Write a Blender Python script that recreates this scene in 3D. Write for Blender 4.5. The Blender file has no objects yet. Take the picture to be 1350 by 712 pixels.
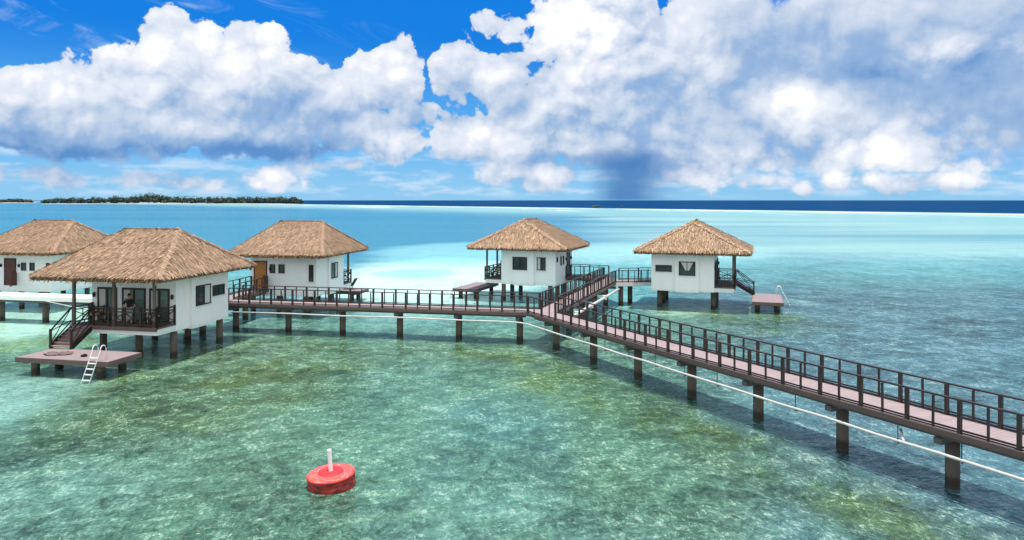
import bpy, bmesh, math, random
from mathutils import Vector, Matrix
random.seed(7)
R = math.radians
scene = bpy.context.scene
COL = scene.collection
F_PX, HOR, CAM_Z = 950.0, 264.0, 9.0        # focal length in photo pixels, horizon row, camera height

# ------------------------------------------------------------------ node expressions
class Ex:
    """a float socket with operators that add Math nodes"""
    tree = None
    def __init__(s, v): s.v = v
    def _m(s, op, *o, clamp=False):
        n = Ex.tree.nodes.new('ShaderNodeMath'); n.operation = op; n.use_clamp = clamp
        for i, a in enumerate((s,) + o):
            a = a.v if isinstance(a, Ex) else a
            if isinstance(a, (int, float)): n.inputs[i].default_value = a
            else: Ex.tree.links.new(a, n.inputs[i])
        return Ex(n.outputs[0])
    def __add__(s, o): return s._m('ADD', o)
    __radd__ = __add__
    def __sub__(s, o): return s._m('SUBTRACT', o)
    def __rsub__(s, o): return Ex(o)._m('SUBTRACT', s)
    def __mul__(s, o): return s._m('MULTIPLY', o)
    __rmul__ = __mul__
    def __truediv__(s, o): return s._m('DIVIDE', o)
    def max(s, o): return s._m('MAXIMUM', o)
    def min(s, o): return s._m('MINIMUM', o)
    def sat(s): return s._m('ADD', 0.0, clamp=True)
    def muladd(s, a, b): return s._m('MULTIPLY_ADD', a, b)
def sock(v): return v.v if isinstance(v, Ex) else v
def setin(inp, v):
    v = sock(v)
    if hasattr(v, 'is_output'): Ex.tree.links.new(v, inp)
    else: inp.default_value = v
def sstep(x, a, b):
    n = Ex.tree.nodes.new('ShaderNodeMapRange'); n.interpolation_type = 'SMOOTHSTEP'
    setin(n.inputs[0], x); n.inputs[1].default_value = a; n.inputs[2].default_value = b
    return Ex(n.outputs[0])
def xyz(x, y, z=0.0):
    n = Ex.tree.nodes.new('ShaderNodeCombineXYZ')
    for i, a in enumerate((x, y, z)): setin(n.inputs[i], a)
    return n.outputs[0]
def sep(v):
    n = Ex.tree.nodes.new('ShaderNodeSeparateXYZ'); Ex.tree.links.new(v, n.inputs[0])
    return [Ex(o) for o in n.outputs]
def noise(vec, scale, detail=3, rough=.5, dist=0.0, dims='3D', lac=2.0):
    n = Ex.tree.nodes.new('ShaderNodeTexNoise'); n.noise_dimensions = dims
    Ex.tree.links.new(vec, n.inputs['Vector']); n.inputs['Scale'].default_value = scale
    n.inputs['Detail'].default_value = detail; n.inputs['Roughness'].default_value = rough
    n.inputs['Distortion'].default_value = dist; n.inputs['Lacunarity'].default_value = lac
    return Ex(n.outputs['Fac'])
def voro(vec, scale, detail=0, rough=.5, feature='F1', dims='2D'):
    n = Ex.tree.nodes.new('ShaderNodeTexVoronoi'); n.voronoi_dimensions = dims; n.feature = feature
    Ex.tree.links.new(vec, n.inputs['Vector']); n.inputs['Scale'].default_value = scale
    if 'Detail' in n.inputs:
        n.inputs['Detail'].default_value = detail; n.inputs['Roughness'].default_value = rough; n.normalize = True
    return Ex(n.outputs['Distance'])
def mixc(fac, a, b, mode='MIX'):
    n = Ex.tree.nodes.new('ShaderNodeMix'); n.data_type = 'RGBA'; n.blend_type = mode
    setin(n.inputs[0], fac)
    for i, c in ((6, a), (7, b)):
        if isinstance(c, tuple): n.inputs[i].default_value = (*c, 1) if len(c) == 3 else c
        else: setin(n.inputs[i], c)
    return n.outputs[2]
def lin(r, g, b):
    f = lambda c: (c / 255 / 12.92) if c <= 10 else ((c / 255 + .055) / 1.055) ** 2.4
    return (f(r), f(g), f(b))

# ------------------------------------------------------------------ materials
MATS = {}
def mat(name, color, rough=.7, var=.25, vscale=3.0, bump=0.0, bscale=20, spec=.35, tint=False, metal=0.0, extra=None, stretch=(1, 1, 1)):
    m = bpy.data.materials.new(name); m.use_nodes = True
    t = m.node_tree; Ex.tree = t; b = t.nodes['Principled BSDF']
    b.inputs['Roughness'].default_value = rough; b.inputs['Specular IOR Level'].default_value = spec
    b.inputs['Metallic'].default_value = metal
    co = t.nodes.new('ShaderNodeTexCoord').outputs['Object']
    mp = t.nodes.new('ShaderNodeMapping'); mp.inputs['Scale'].default_value = stretch
    t.links.new(co, mp.inputs[0]); co = mp.outputs[0]
    n = noise(co, vscale, 5, .6)
    c = mixc(n, tuple(k * (1 - var) for k in color), tuple(min(1, k * (1 + var)) for k in color))
    if tint:
        a = t.nodes.new('ShaderNodeAttribute'); a.attribute_name = 'tint'
        c = mixc(1.0, c, a.outputs['Color'], 'MULTIPLY')
    if extra: c = extra(t, co, c, b)
    t.links.new(c, b.inputs['Base Color'])
    if bump:
        bn = t.nodes.new('ShaderNodeBump'); bn.inputs['Strength'].default_value = bump; bn.inputs['Distance'].default_value = .02
        setin(bn.inputs['Height'], noise(co, bscale, 4, .6)); t.links.new(bn.outputs[0], b.inputs['Normal'])
    MATS[name] = m
    return m

def planks(t, co, c, b):                     # boards laid across the walkway, with weathered boards here and there
    x, y, z = sep(co)
    fr = (x * (1 / .145))._m('FRACT')
    gap = sstep((fr - .5)._m('ABSOLUTE'), .44, .49)
    idx = (x * (1 / .145))._m('FLOOR')
    wn = t.nodes.new('ShaderNodeTexWhiteNoise'); wn.noise_dimensions = '1D'; setin(wn.inputs['W'], idx)
    c = mixc(Ex(wn.outputs[0]) * .38, c, (.24, .19, .20))
    st = sstep(noise(co, .9, 4, .65), .55, .75)
    c = mixc(st * .45, c, (.22, .17, .17))
    return mixc(gap * .7, c, (.06, .05, .05))
def wetband(t, co, c, b):                    # tide stain on the lowest part of the piles
    g = t.nodes.new('ShaderNodeNewGeometry'); x, y, z = sep(g.outputs['Position'])
    w = sstep(z + noise(co, 4, 3) * .35, .62, .44)
    c = mixc(w * .85, c, (.022, .022, .018))
    gr = sstep(z + noise(co, 6, 3) * .2, .25, .1)
    return mixc(gr * .6, c, (.05, .07, .03))
def streaks(t, co, c, b):                    # rain streaks under sills, faint board joints
    x, y, z = sep(co)
    s = noise(xyz(x * 7, y * 7, z * .5), 1.0, 4, .65)
    c = mixc(sstep(s, .52, .80) * .24, c, (.50, .51, .48))
    j = ((z * (1 / .30))._m('FRACT') - .5)._m('ABSOLUTE')
    c = mixc(sstep(j, .475, .5) * .22, c, (.45, .46, .46))
    return mixc(sstep(z + noise(co, 3, 3) * .35, 1.95, 1.7) * .35, c, (.55, .56, .50))

def weather(t, co, c, b):                    # greyer, older patches of thatch
    c = mixc(sstep(noise(co, .55, 5, .65), .46, .68) * .5, c, mixc(1.0, c, (.80, .86, .95), 'MULTIPLY'))
    return mixc(sstep(noise(co, 1.7, 5, .7), .50, .72) * .45, c, mixc(1.0, c, (.62, .60, .60), 'MULTIPLY'))
mat('white_wall', (.84, .845, .84), .6, .05, 2, .08, 30, extra=streaks)
mat('white_trim', (.72, .73, .73), .6, .06, 2)
mat('thatch', (.37, .25, .168), .95, .16, .9, tint=True, spec=.1, extra=weather)
mat('thatch_base', (.16, .095, .055), 1.0, .3, 6, .6, 25, spec=.05)
mat('dark_timber', (.030, .018, .016), .55, .35, 5, .2, 40)
mat('rail_timber', (.040, .028, .026), .5, .4, 4, .2, 40)
mat('post_timber', (.13, .105, .095), .65, .3, 6, .2, 40)
mat('tread_timber', (.24, .17, .165), .65, .3, 6, .2, 40)
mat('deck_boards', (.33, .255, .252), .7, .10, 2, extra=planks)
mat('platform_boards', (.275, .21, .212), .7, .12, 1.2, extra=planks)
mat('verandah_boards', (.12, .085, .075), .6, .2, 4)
mat('fascia_timber', (.115, .082, .074), .7, .45, 2.2, .3, 20, stretch=(.4, 1, 3))
mat('steel_beam', (.085, .082, .08), .6, .4, 2, stretch=(.4, 1, 2))
mat('concrete_pile', (.105, .088, .072), .85, .35, 3, .4, 14, extra=wetband)
mat('pale_concrete', (.62, .62, .60), .8, .15, 3, .2, 20)
mat('white_slab', (.80, .80, .78), .7, .05, 1.5)
mat('white_pipe', (.52, .52, .50), .5, .18, 2.5)
mat('aluminium', (.72, .73, .74), .35, .08, 6, metal=.0)
mat('window_frame', (.028, .018, .016), .5, .3, 8)
mat('glass', (.035, .05, .05), .06, .5, 1.2, spec=.8)
mat('door_glass', (.10, .15, .135), .06, .55, 1.0, spec=.7)
mat('curtain', (.55, .55, .53), .9, .15, 8, stretch=(9, 9, .6))
mat('orange_door', (.36, .155, .035), .5, .25, 4, stretch=(4, 4, .5))
mat('maroon_door', (.085, .03, .025), .5, .25, 4, stretch=(4, 4, .5))
mat('black_metal', (.015, .015, .016), .4, .2, 8)
mat('cushion_yellow', (.40, .31, .14), .9, .6, 18)
mat('black_cloth', (.012, .012, .014), .9, .2, 12)
mat('grey_cloth', (.40, .40, .40), .9, .2, 12)
mat('skin', (.36, .22, .15), .6, .08, 12)
mat('hair', (.012, .010, .009), .7, .2, 30)
mat('towel', (.15, .105, .105), .95, .3, 10)
mat('rock', (.10, .10, .09), .9, .4, .5, .5, 3)

def xyz_len(t, co):                          # wear runs round the ring
    x, y, z = sep(co)
    return xyz((x * x + y * y)._m('SQRT') * 4.0, y._m('ARCTAN2', x) * .5, z)
def buoy_top(t, co, c, b):
    s = sstep(noise(xyz_len(t, co), 5, 5, .75), .50, .64)
    return mixc(s * .8, c, (.60, .34, .31))
def buoy_side(t, co, c, b):
    x, y, z = sep(co)
    s = sstep(noise(xyz(x * 1.5, y * 1.5, z * 6), 2.2, 5, .7), .50, .60)
    return mixc(s * .9, c, (.03, .012, .012))
mat('buoy_faded', (.46, .075, .06), .6, .12, 6, extra=buoy_top)
mat('buoy_red', (.52, .03, .035), .5, .15, 6)
mat('buoy_side', (.34, .03, .025), .55, .3, 5, extra=buoy_side)

# ------------------------------------------------------------------ mesh builder
class MB:
    def __init__(s, mirror=1): s.v = []; s.f = []; s.t = []; s.m = mirror; s.sm = False
    def add(s, verts, faces, tint=None):
        o = len(s.v); s.v += [Vector(v) for v in verts]
        for fc in faces:
            s.f.append([o + i for i in fc])
            if tint is not None: s.t.append(tint)
    def box(s, x0, x1, y0, y1, z0, z1):
        s.add([(x, y, z) for z in (z0, z1) for y in (y0, y1) for x in (x0, x1)],
              [(0, 2, 3, 1), (4, 5, 7, 6), (0, 1, 5, 4), (2, 6, 7, 3), (0, 4, 6, 2), (1, 3, 7, 5)])
    def bar(s, a, b, w, h, up=(0, 0, 1)):
        a = Vector(a); b = Vector(b); d = (b - a).normalized(); up = Vector(up)
        if abs(d.dot(up)) > .99: up = Vector((1, 0, 0))
        r = d.cross(up).normalized(); u = r.cross(d).normalized()
        vs = [p + r * (i * w / 2) + u * (j * h / 2) for p in (a, b) for i, j in ((-1, -1), (1, -1), (1, 1), (-1, 1))]
        s.add(vs, [(3, 2, 1, 0), (4, 5, 6, 7), (0, 1, 5, 4), (1, 2, 6, 5), (2, 3, 7, 6), (3, 0, 4, 7)])
    def tube(s, pts, r, n=10, cap=True):
        pts = [Vector(p) for p in pts]; rings = []
        for i, p in enumerate(pts):
            d = (pts[min(i + 1, len(pts) - 1)] - pts[max(i - 1, 0)]).normalized()
            up = Vector((0, 0, 1)) if abs(d.z) < .95 else Vector((1, 0, 0))
            q = d.cross(up).normalized(); w = q.cross(d)
            rr = r[i] if isinstance(r, (list, tuple)) else r
            rings.append([p + (q * math.cos(2 * math.pi * k / n) + w * math.sin(2 * math.pi * k / n)) * rr for k in range(n)])
        vs = [v for g in rings for v in g]; fs = []
        for i in range(len(pts) - 1):
            for k in range(n):
                k2 = (k + 1) % n; fs.append((i * n + k, i * n + k2, (i + 1) * n + k2, (i + 1) * n + k))
        if cap: fs += [tuple(range(n))[::-1], tuple((len(pts) - 1) * n + k for k in range(n))]
        s.add(vs, fs)
    def prism(s, poly, z0, z1):
        n = len(poly)
        s.add([(x, y, z) for z in (z0, z1) for x, y in poly],
              [tuple(range(n))[::-1], tuple(range(n, 2 * n))] + [(i, (i + 1) % n, n + (i + 1) % n, n + i) for i in range(n)])
    def build(s, name, material, parent=None, world=False, smooth=False, fix=True):
        vs = [Vector((v.x, v.y * s.m, v.z)) for v in s.v]
        if world and parent is not None:
            inv = WORLD[parent.name].inverted(); vs = [inv @ v for v in vs]
        me = bpy.data.meshes.new(name)
        me.from_pydata(vs, [], s.f)
        if s.t:
            at = me.color_attributes.new('tint', 'FLOAT_COLOR', 'CORNER'); i = 0
            for p, c in zip(me.polygons, s.t):
                for _ in p.vertices: at.data[i].color = (c[0], c[1], c[2], 1); i += 1
        if fix:
            bm = bmesh.new(); bm.from_mesh(me); bmesh.ops.recalc_face_normals(bm, faces=bm.faces); bm.to_mesh(me); bm.free()
        if smooth:
            for p in me.polygons: p.use_smooth = True
        me.materials.append(MATS[material] if isinstance(material, str) else material)
        o = bpy.data.objects.new(name, me); COL.objects.link(o)
        if parent is not None: o.parent = parent
        return o

WORLD = {}
def tag(o, label=None, cat=None, group=None, kind=None):
    for k, v in (('label', label), ('category', cat), ('group', group), ('kind', kind)):
        if v: o[k] = v
    return o
def empty(name, loc, rz, label, cat, group=None):
    o = bpy.data.objects.new(name, None); COL.objects.link(o)
    o.location = loc; o.rotation_euler = (0, 0, rz); o.empty_display_size = .3
    WORLD[o.name] = Matrix.Translation(Vector(loc)) @ Matrix.Rotation(rz, 4, 'Z')
    return tag(o, label, cat, group)
def share(o, name, parent, loc, rz=0):           # another object on the same mesh
    c = o.copy(); COL.objects.link(c); c.name = name; c.parent = parent
    c.location = loc; c.rotation_euler = (0, 0, rz)
    return c
def subdivide_smooth(o, lv=1):
    m = o.modifiers.new('sub', 'SUBSURF'); m.levels = lv; m.render_levels = lv

# ------------------------------------------------------------------ bungalows
A, B, ZE, RR, ZR = 4.62, 3.97, 4.58, 3.73, 7.24
X1, X2, Y1, Y0, ZB, XV, YL = 1.74, -3.29, 2.95, -2.6, 1.54, 3.32, -1.1

def thatch_mesh(s):
    mb = MB(s)
    h = RR / 2; th = .30
    base = MB(s)
    ev = [(A, -B), (A, B), (-A, B), (-A, -B)]
    vs = [(x * .985, y * .985, ZE + .02) for x, y in ev] + [(x * .985, y * .985, ZE + th - .03) for x, y in ev] + [(0, -h, ZR - .05), (0, h, ZR - .05)]
    base.add(vs, [(0, 3, 2, 1), (0, 1, 5, 4), (1, 2, 6, 5), (2, 3, 7, 6), (3, 0, 4, 7), (4, 5, 9, 8), (5, 6, 9), (6, 7, 8, 9), (7, 4, 8)])
    slopes = [((A, -B), (A, B), (0, -h), (0, h)), ((-A, B), (-A, -B), (0, h), (0, -h)),
              ((A, B), (-A, B), (0, h), (0, h)), ((-A, -B), (A, -B), (0, -h), (0, -h))]
    rnd = random.Random(11 if s > 0 else 23)
    for e0, e1, r0, r1 in slopes:
        e0 = Vector((*e0, ZE + th)); e1 = Vector((*e1, ZE + th)); r0 = Vector((*r0, ZR)); r1 = Vector((*r1, ZR))
        al = (e1 - e0).normalized(); up = ((r0 + r1) / 2 - (e0 + e1) / 2); up = (up - al * up.dot(al)); L = up.length; up.normalize()
        nr = al.cross(up);  nr = nr if nr.z > 0 else -nr
        rows = int(L / .088)
        for k in range(-2, rows + 1):
            v = max(k, 0) / rows
            a = e0.lerp(r0, v); b = e1.lerp(r1, v); W = (b - a).length
            n = max(1, int(W / .066))
            rowtone = rnd.uniform(.86, 1.12)
            for i in range(n + 1):
                p = a.lerp(b, min(1, max(0, (i + rnd.uniform(-.45, .45)) / n)))
                ln = rnd.uniform(.26, .52); w = rnd.uniform(.03, .08); yaw = rnd.gauss(0, .22)
                dn = (-up * math.cos(yaw) + al * math.sin(yaw)); sd = dn.cross(nr)
                lift = rnd.uniform(.012, .085)
                if k < 0:                                   # ragged fringe hanging off the eave
                    p = p - nr * rnd.uniform(.02, .26) - up * rnd.uniform(.0, .06)
                    dn = (dn * .75 + Vector((0, 0, -.75))).normalized(); ln = rnd.uniform(.14, .40); lift = 0
                top = p + up * ln * .45 + nr * rnd.uniform(.0, .03)
                bot = p - dn * 0 + dn * ln * .55 + nr * lift
                wt = rnd.uniform(.35, .9) * w
                g = rnd.choice((.55, .75, .9, 1.0, 1.08, 1.22, 1.45)) * rowtone * rnd.uniform(.88, 1.12)
                yl = rnd.uniform(-.05, .07)
                mb.add([top - sd * w / 2, top + sd * w / 2, bot + sd * wt / 2, bot - sd * wt / 2], [(0, 1, 2, 3)],
                       (g * (1 - yl * .3), g, g * (1 - yl * 2)))
    # bound straw along hips and ridge
    cap = MB(s)
    lines = [((0, -h, ZR), (0, h, ZR))] + [((x, y, ZE + th), (0, math.copysign(h, y), ZR)) for x, y in ev]
    for q, (p0, p1) in enumerate(lines):
        p0 = Vector(p0); p1 = Vector(p1); d = (p1 - p0); L = d.length; d.normalize()
        sd = d.cross(Vector((0, 0, 1))).normalized()
        n = int(L / .05)
        for i in range(n):
            for side in (-1, 1):
                p = p0 + d * (i + rnd.random()) / n * L + Vector((0, 0, rnd.uniform(.02, .07)))
                ln = rnd.uniform(.18, .34); w = rnd.uniform(.06, .12)
                dn = (sd * side + Vector((0, 0, -.52)) - d * rnd.uniform(-.1, .5)).normalized()
                g = rnd.uniform(.85, 1.35)
                cap.add([p - d * w / 2, p + d * w / 2, p + d * w * .3 + dn * ln, p - d * w * .3 + dn * ln], [(0, 1, 2, 3)], (g, g, g * .98))
    return base, mb, cap

ROOF = {}
def roof_parts(s, root):
    if s not in ROOF:
        base, mb, cap = thatch_mesh(s)
        ROOF[s] = (mb.build('thatch_roof', 'thatch', root, fix=False), base.build('eave_soffit', 'thatch_base'), cap.build('ridge_thatch', 'thatch', fix=False))
        r = ROOF[s][0]; ROOF[s][1].parent = r; ROOF[s][2].parent = r
    else:
        r = share(ROOF[s][0], 'thatch_roof', root, (0, 0, 0))
        share(ROOF[s][1], 'eave_soffit', r, (0, 0, 0)); share(ROOF[s][2], 'ridge_thatch', r, (0, 0, 0))
PILE = {}
def pile(root, x, y, z0, z1, r, material='concrete_pile', name='pile'):
    k = (z0, z1, r, material)
    if k not in PILE:
        mb = MB(); mb.tube([(0, 0, z0), (0, 0, .02), (0, 0, .5), (0, 0, z1)], r, 14)
        PILE[k] = mb.build(name, material, root, smooth=False)
        for p in PILE[k].data.polygons: p.use_smooth = len(p.vertices) == 4
        PILE[k].location = (x, y, 0)
        return PILE[k]
    return share(PILE[k], name, root, (x, y, 0))

def window(root, s, face, c0, c1, z0, z1, at, curtain=None, mull=True):
    """face 'y': opening in the plane y=at, facing +y; face 'x-': plane x=at, facing -x"""
    def P(u, d, z): return (u, at + d, z) if face == 'y' else (at - d, u, z)
    def bx(mb, u0, u1, d0, d1, z0, z1):
        pts = [P(u, d, z) for z in (z0, z1) for d in (d0, d1) for u in (u0, u1)]
        mb.add(pts, [(0, 2, 3, 1), (4, 5, 7, 6), (0, 1, 5, 4), (2, 6, 7, 3), (0, 4, 6, 2), (1, 3, 7, 5)])
    fr = MB(s); w = .07
    bx(fr, c0, c0 + w, -.02, .06, z0, z1); bx(fr, c1 - w, c1, -.02, .06, z0, z1)
    bx(fr, c0 + w, c1 - w, -.02, .06, z0, z0 + w); bx(fr, c0 + w, c1 - w, -.02, .06, z1 - w, z1)
    if mull and c1 - c0 > .7:
        c = (c0 + c1) / 2; bx(fr, c - .025, c + .025, -.02, .045, z0 + w, z1 - w)
    f = fr.build('window', 'window_frame', root)
    pn = MB(s); bx(pn, c0 + w * .9, c1 - w * .9, -.02, .012, z0 + w * .9, z1 - w * .9); pn.build('pane', 'glass', f)
    sl = MB(s); bx(sl, c0 - .05, c1 + .05, -.01, .09, z0 - .06, z0 - .003); sl.build('sill', 'white_trim', f)
    if curtain:
        cu = MB(s); a, b, zt, zb = c0 + w, c1 - w, z1 - w, z0 + w; m = (a + b) / 2
        if curtain == 'parted':
            zm = zb + (zt - zb) * .35
            for q in ([(a + .1, zt), (m + .02, zt), (m - .02, zm), (m - .12, zm)], [(b - .1, zt), (m + .02, zt), (m + .03, zm), (m + .16, zm)]):
                n = len(q); cu.add([P(u, .018, z) for u, z in q] + [P(u, .03, z) for u, z in q], [(0, 1, 2, 3), (4, 7, 6, 5), (0, 4, 5, 1), (1, 5, 6, 2), (2, 6, 7, 3), (3, 7, 4, 0)])
        elif curtain == 'left':
            bx(cu, a if s > 0 else a, a + (b - a) * .38, .018, .03, zb, zt)
        else:
            bx(cu, b - (b - a) * .35, b, .018, .03, zb, zt)
        cu.build('curtain', 'curtain', f)
    return f

def xrail(root, s, p0, p1, name='verandah_railing', n=2, h=.98):
    """dark timber balustrade with crossed braces between posts"""
    mb = MB(s); p0 = Vector(p0); p1 = Vector(p1)
    mb.bar(p0 + Vector((0, 0, h)), p1 + Vector((0, 0, h)), .10, .06)
    mb.bar(p0 + Vector((0, 0, .14)), p1 + Vector((0, 0, .14)), .06, .07)
    mb.bar(p0 + Vector((0, 0, h - .17)), p1 + Vector((0, 0, h - .17)), .05, .05)
    for i in range(n):
        a = p0.lerp(p1, i / n); b = p0.lerp(p1, (i + 1) / n)
        mb.bar(a + Vector((0, 0, .17)), b + Vector((0, 0, h - .19)), .035, .045)
        mb.bar(a + Vector((0, 0, h - .19)), b + Vector((0, 0, .17)), .03, .045)
        m = (a + b) / 2; mb.bar(m + Vector((0, 0, .15)), m + Vector((0, 0, h - .19)), .025, .05)
    o = mb.build(name, 'dark_timber', root)
    for i in range(n + 1):
        q = p0.lerp(p1, i / n); pm = MB(s); pm.box(q.x - .05, q.x + .05, q.y - .05, q.y + .05, 1.9, q.z + h + .08); pm.build('post', 'dark_timber', o)
    return o

def bungalow(s, loc, th, label, opt):
    root = empty('thatched_bungalow', (loc[0], loc[1], 0), R(th), label, 'bungalow', 'thatched bungalows standing over the lagoon')
    w = MB(s)
    w.box(X2, X1, Y0, Y1, ZB, 4.86)
    w.box(-1.35, .55, Y1 - .1, Y1 + .17, ZB - .06, 4.84)
    w.build('wall', 'white_wall', root)
    fl = MB(s); fl.box(X1 + .002, XV - .05, YL - .0, Y1 - .012, ZB + .03, 1.90); fl.build('verandah_slab', 'white_trim', root)
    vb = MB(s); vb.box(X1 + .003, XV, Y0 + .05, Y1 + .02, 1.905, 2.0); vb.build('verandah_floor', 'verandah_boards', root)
    fb = MB(s); fb.box(XV + .002, XV + .05, Y0 + .05, Y1 + .02, 1.80, 2.01); fb.build('edge_board', 'fascia_timber', root)
    roof_parts(s, root)
    # side wall windows
    for c0, c1, z0, z1, panel, cur in opt['side']:
        window(root, s, 'y', c0, c1, z0, z1, Y1 + (.17 if panel else 0), cur)
    for c0, c1, z0, z1 in opt['back']:
        window(root, s, 'x-', c0, c1, z0, z1, X2, None, False)
    # entrance
    dc = opt['door']
    d = MB(s); d.box(X2 - .04, X2 + .05, dc - .48, dc + .48, 2.02, 4.15); d = d.build('door', opt.get('door_mat', 'orange_door'), root)
    k = MB(s); k.box(X2 - .09, X2 - .042, dc + .34, dc + .38, 2.95, 3.15); k.build('handle', 'black_metal', d)
    for u in (dc - .56, dc + .48):
        k = MB(s); k.box(X2 - .06, X2 + .02, u, u + .08, 2.02, 4.24); k.build('jamb', 'window_frame', d)
    k = MB(s); k.box(X2 - .06, X2 + .02, dc - .48, dc + .48, 4.152, 4.24); k.build('lintel', 'window_frame', d)
    for u in (dc - .85, dc + .85): lamp(root, s, (X2 - .07, u, 3.65))
    if opt.get('gate'):
        g = MB(s); g.box(X2 - .62, X2 - .06, dc + .62, dc + .68, 2.05, 3.1); g.box(X2 - .66, X2 - .58, dc + .60, dc + .70, 2.0, 3.2)
        g.build('porch_panel', 'maroon_door', root)
    # glazed verandah wall
    for c0, c1 in ((-2.2, -.9), (-.55, 1.0), (1.25, 2.55)):
        f = MB(s); x = X1
        f.box(x - .02, x + .06, c0, c0 + .09, 2.02, 3.95); f.box(x - .02, x + .06, c1 - .09, c1, 2.02, 3.95)
        f.box(x - .02, x + .06, c0 + .09, c1 - .09, 3.85, 3.95); f.box(x - .02, x + .05, c0 + .09, c1 - .09, 2.02, 2.10)
        m = (c0 + c1) / 2; f.box(x - .02, x + .055, m - .045, m + .045, 2.10, 3.85)
        sd = f.build('sliding_door', 'window_frame', root)
        for a, b in ((c0 + .08, m - .04), (m + .04, c1 - .08)):
            p = MB(s); p.box(x - .02, x + .012, a, b, 2.08, 3.87); p.build('pane', 'door_glass', sd)
        cu = MB(s); a = c0 + .10
        for i in range(6):
            cu.box(x + .014, x + .022 + (.012 if i % 2 else 0), a + i * .07, a + i * .07 + .068, 2.12, 3.83)
        cu.build('curtain', 'curtain', sd)
    lamp(root, s, (X1 + .07, -2.42, 3.5)); lamp(root, s, (X1 + .07, 2.75, 3.5))
    for y in (Y0 + .14, .15, 2.72):
        p = MB(s); p.box(XV - .19, XV - .05, y - .07, y + .07, 2.0, 4.72); p.build('verandah_post', 'post_timber', root)
    bm_ = MB(s); bm_.box(XV - .20, XV - .04, Y0, Y1, 4.60, 4.76); bm_.build('verandah_beam', 'dark_timber', root)
    xrail(root, s, (XV - .02, YL, 2.0), (XV - .02, Y1 - .02, 2.0), n=4)
    xrail(root, s, (XV - .02, Y1 - .02, 2.0), (X1 + .08, Y1 - .02, 2.0), n=1)
    xrail(root, s, (XV - .1, Y0 + .1, 2.0), (X1 + .1, Y0 + .1, 2.0), n=1)
    # stairs down to the swim platform
    sx0, sx1, sy0, sy1 = XV + .06, 4.75, Y0 + .12, YL - .12
    st = MB(s); n = 6
    for i in range(n):
        t = (i + .5) / n; x = sx0 + (sx1 - sx0) * t; z = 2.0 - (2.0 - .95) * (i + 1) / (n + 1)
        st.box(x - .15, x + .15, sy0, sy1, z - .05, z)
        st.box(x - .148, x - .12, sy0 + .01, sy1 - .01, z - .001, z + .10)
    st = st.build('stairs', 'tread_timber', root)
    for y in (sy0 - .03, sy1 + .03):
        q = MB(s); q.bar((sx0 - .05, y, 1.84), (sx1 + .05, y, .98), .05, .26); q.build('stringer', 'dark_timber', st)
        q = MB(s)
        q.bar((sx0 - .05, y, 2.98), (sx1, y, 1.92), .07, .06); q.bar((sx0 - .05, y, 2.22), (sx1, y, 1.16), .05, .05)
        q.bar((sx0, y, 2.25), (sx1, y, 1.88), .03, .04); q.bar((sx0, y, 2.9), (sx1, y, 1.22), .028, .04)
        q.box(sx1 - .05, sx1 + .05, y - .05, y + .05, .98, 2.0); q.build('handrail', 'dark_timber', st)
    # piles
    for x in (-2.75, 1.6):
        for y in (-1.95, .45, 2.7): pile(root, x, y, -1.6, 1.6, .20)
    return root
def lamp(root, s, p):
    l = MB(s); x, y, z = p
    l.tube([(x, y, z - .14), (x, y, z - .05), (x, y, z + .05), (x, y, z + .14)], [.05, .085, .085, .05], 8)
    l.build('wall_lamp', 'black_metal', root)

W_BIG = (-1.04, .27, 2.85, 4.0)
HOUSES = [
 (1, (-21.64, 43.28), -101.9, 'nearest thatched bungalow, dark verandah and stairs on its viewer side, swim platform before it',
  dict(side=[(-1.2, .2, 2.75, 3.95, 1, 'left'), (-2.85, -1.65, 3.1, 3.75, 0, None)], back=[], door=-1.2)),
 (-1, (-39.6, 62.2), 79.8, 'thatched bungalow cut by the left edge of the photo, behind the nearest bungalow',
  dict(side=[(-2.9, -1.7, 3.4, 4.0, 0, None)], back=[(.05, .5, 3.25, 3.9), (.85, 1.3, 3.25, 3.9), (2.4, 2.7, 3.5, 3.9)], door=-1.0, door_mat='maroon_door', gate=1)),
 (-1, (-17.39, 59.44), 79.1, 'thatched bungalow with an orange door facing the boardwalk, white wall behind the long railing',
  dict(side=[(-1.0, .15, 2.7, 3.95, 1, 'right')], back=[(-.95, -.5, 3.3, 4.0), (-.2, .3, 3.3, 4.0), (2.35, 2.72, 2.7, 4.0)], door=-1.75, gate=1)),
 (1, (1.68, 66.52), 160.2, 'thatched bungalow in the centre, left of the boardwalk branch, verandah on its left end',
  dict(side=[(-.75, .6, 2.85, 4.0, 1, None), (-2.4, -1.6, 2.85, 4.0, 0, 'right')], back=[(.3, .6, 3.2, 4.0), (1.1, 1.4, 3.2, 4.0), (2.3, 2.65, 3.6, 4.0)], door=-1.2, door_mat='window_frame')),
 (-1, (15.64, 61.55), -18.9, 'rightmost thatched bungalow, white curtains tied in its window, verandah and stairs on its right end',
  dict(side=[(-1.04, .27, 2.85, 4.0, 1, 'parted'), (-2.95, -1.62, 3.1, 3.65, 0, None)], back=[], door=-1.2)),
]
for h in HOUSES: bungalow(*h)
def hw(i, x, y, z=0):                        # a point of house i in the world
    s, c, th = HOUSES[i][:3]; t = R(th)
    a = Vector((math.cos(t), math.sin(t))); b = Vector((-math.sin(t), math.cos(t))) * s
    p = Vector(c) + a * x + b * y
    return Vector((p.x, p.y, z))

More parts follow.
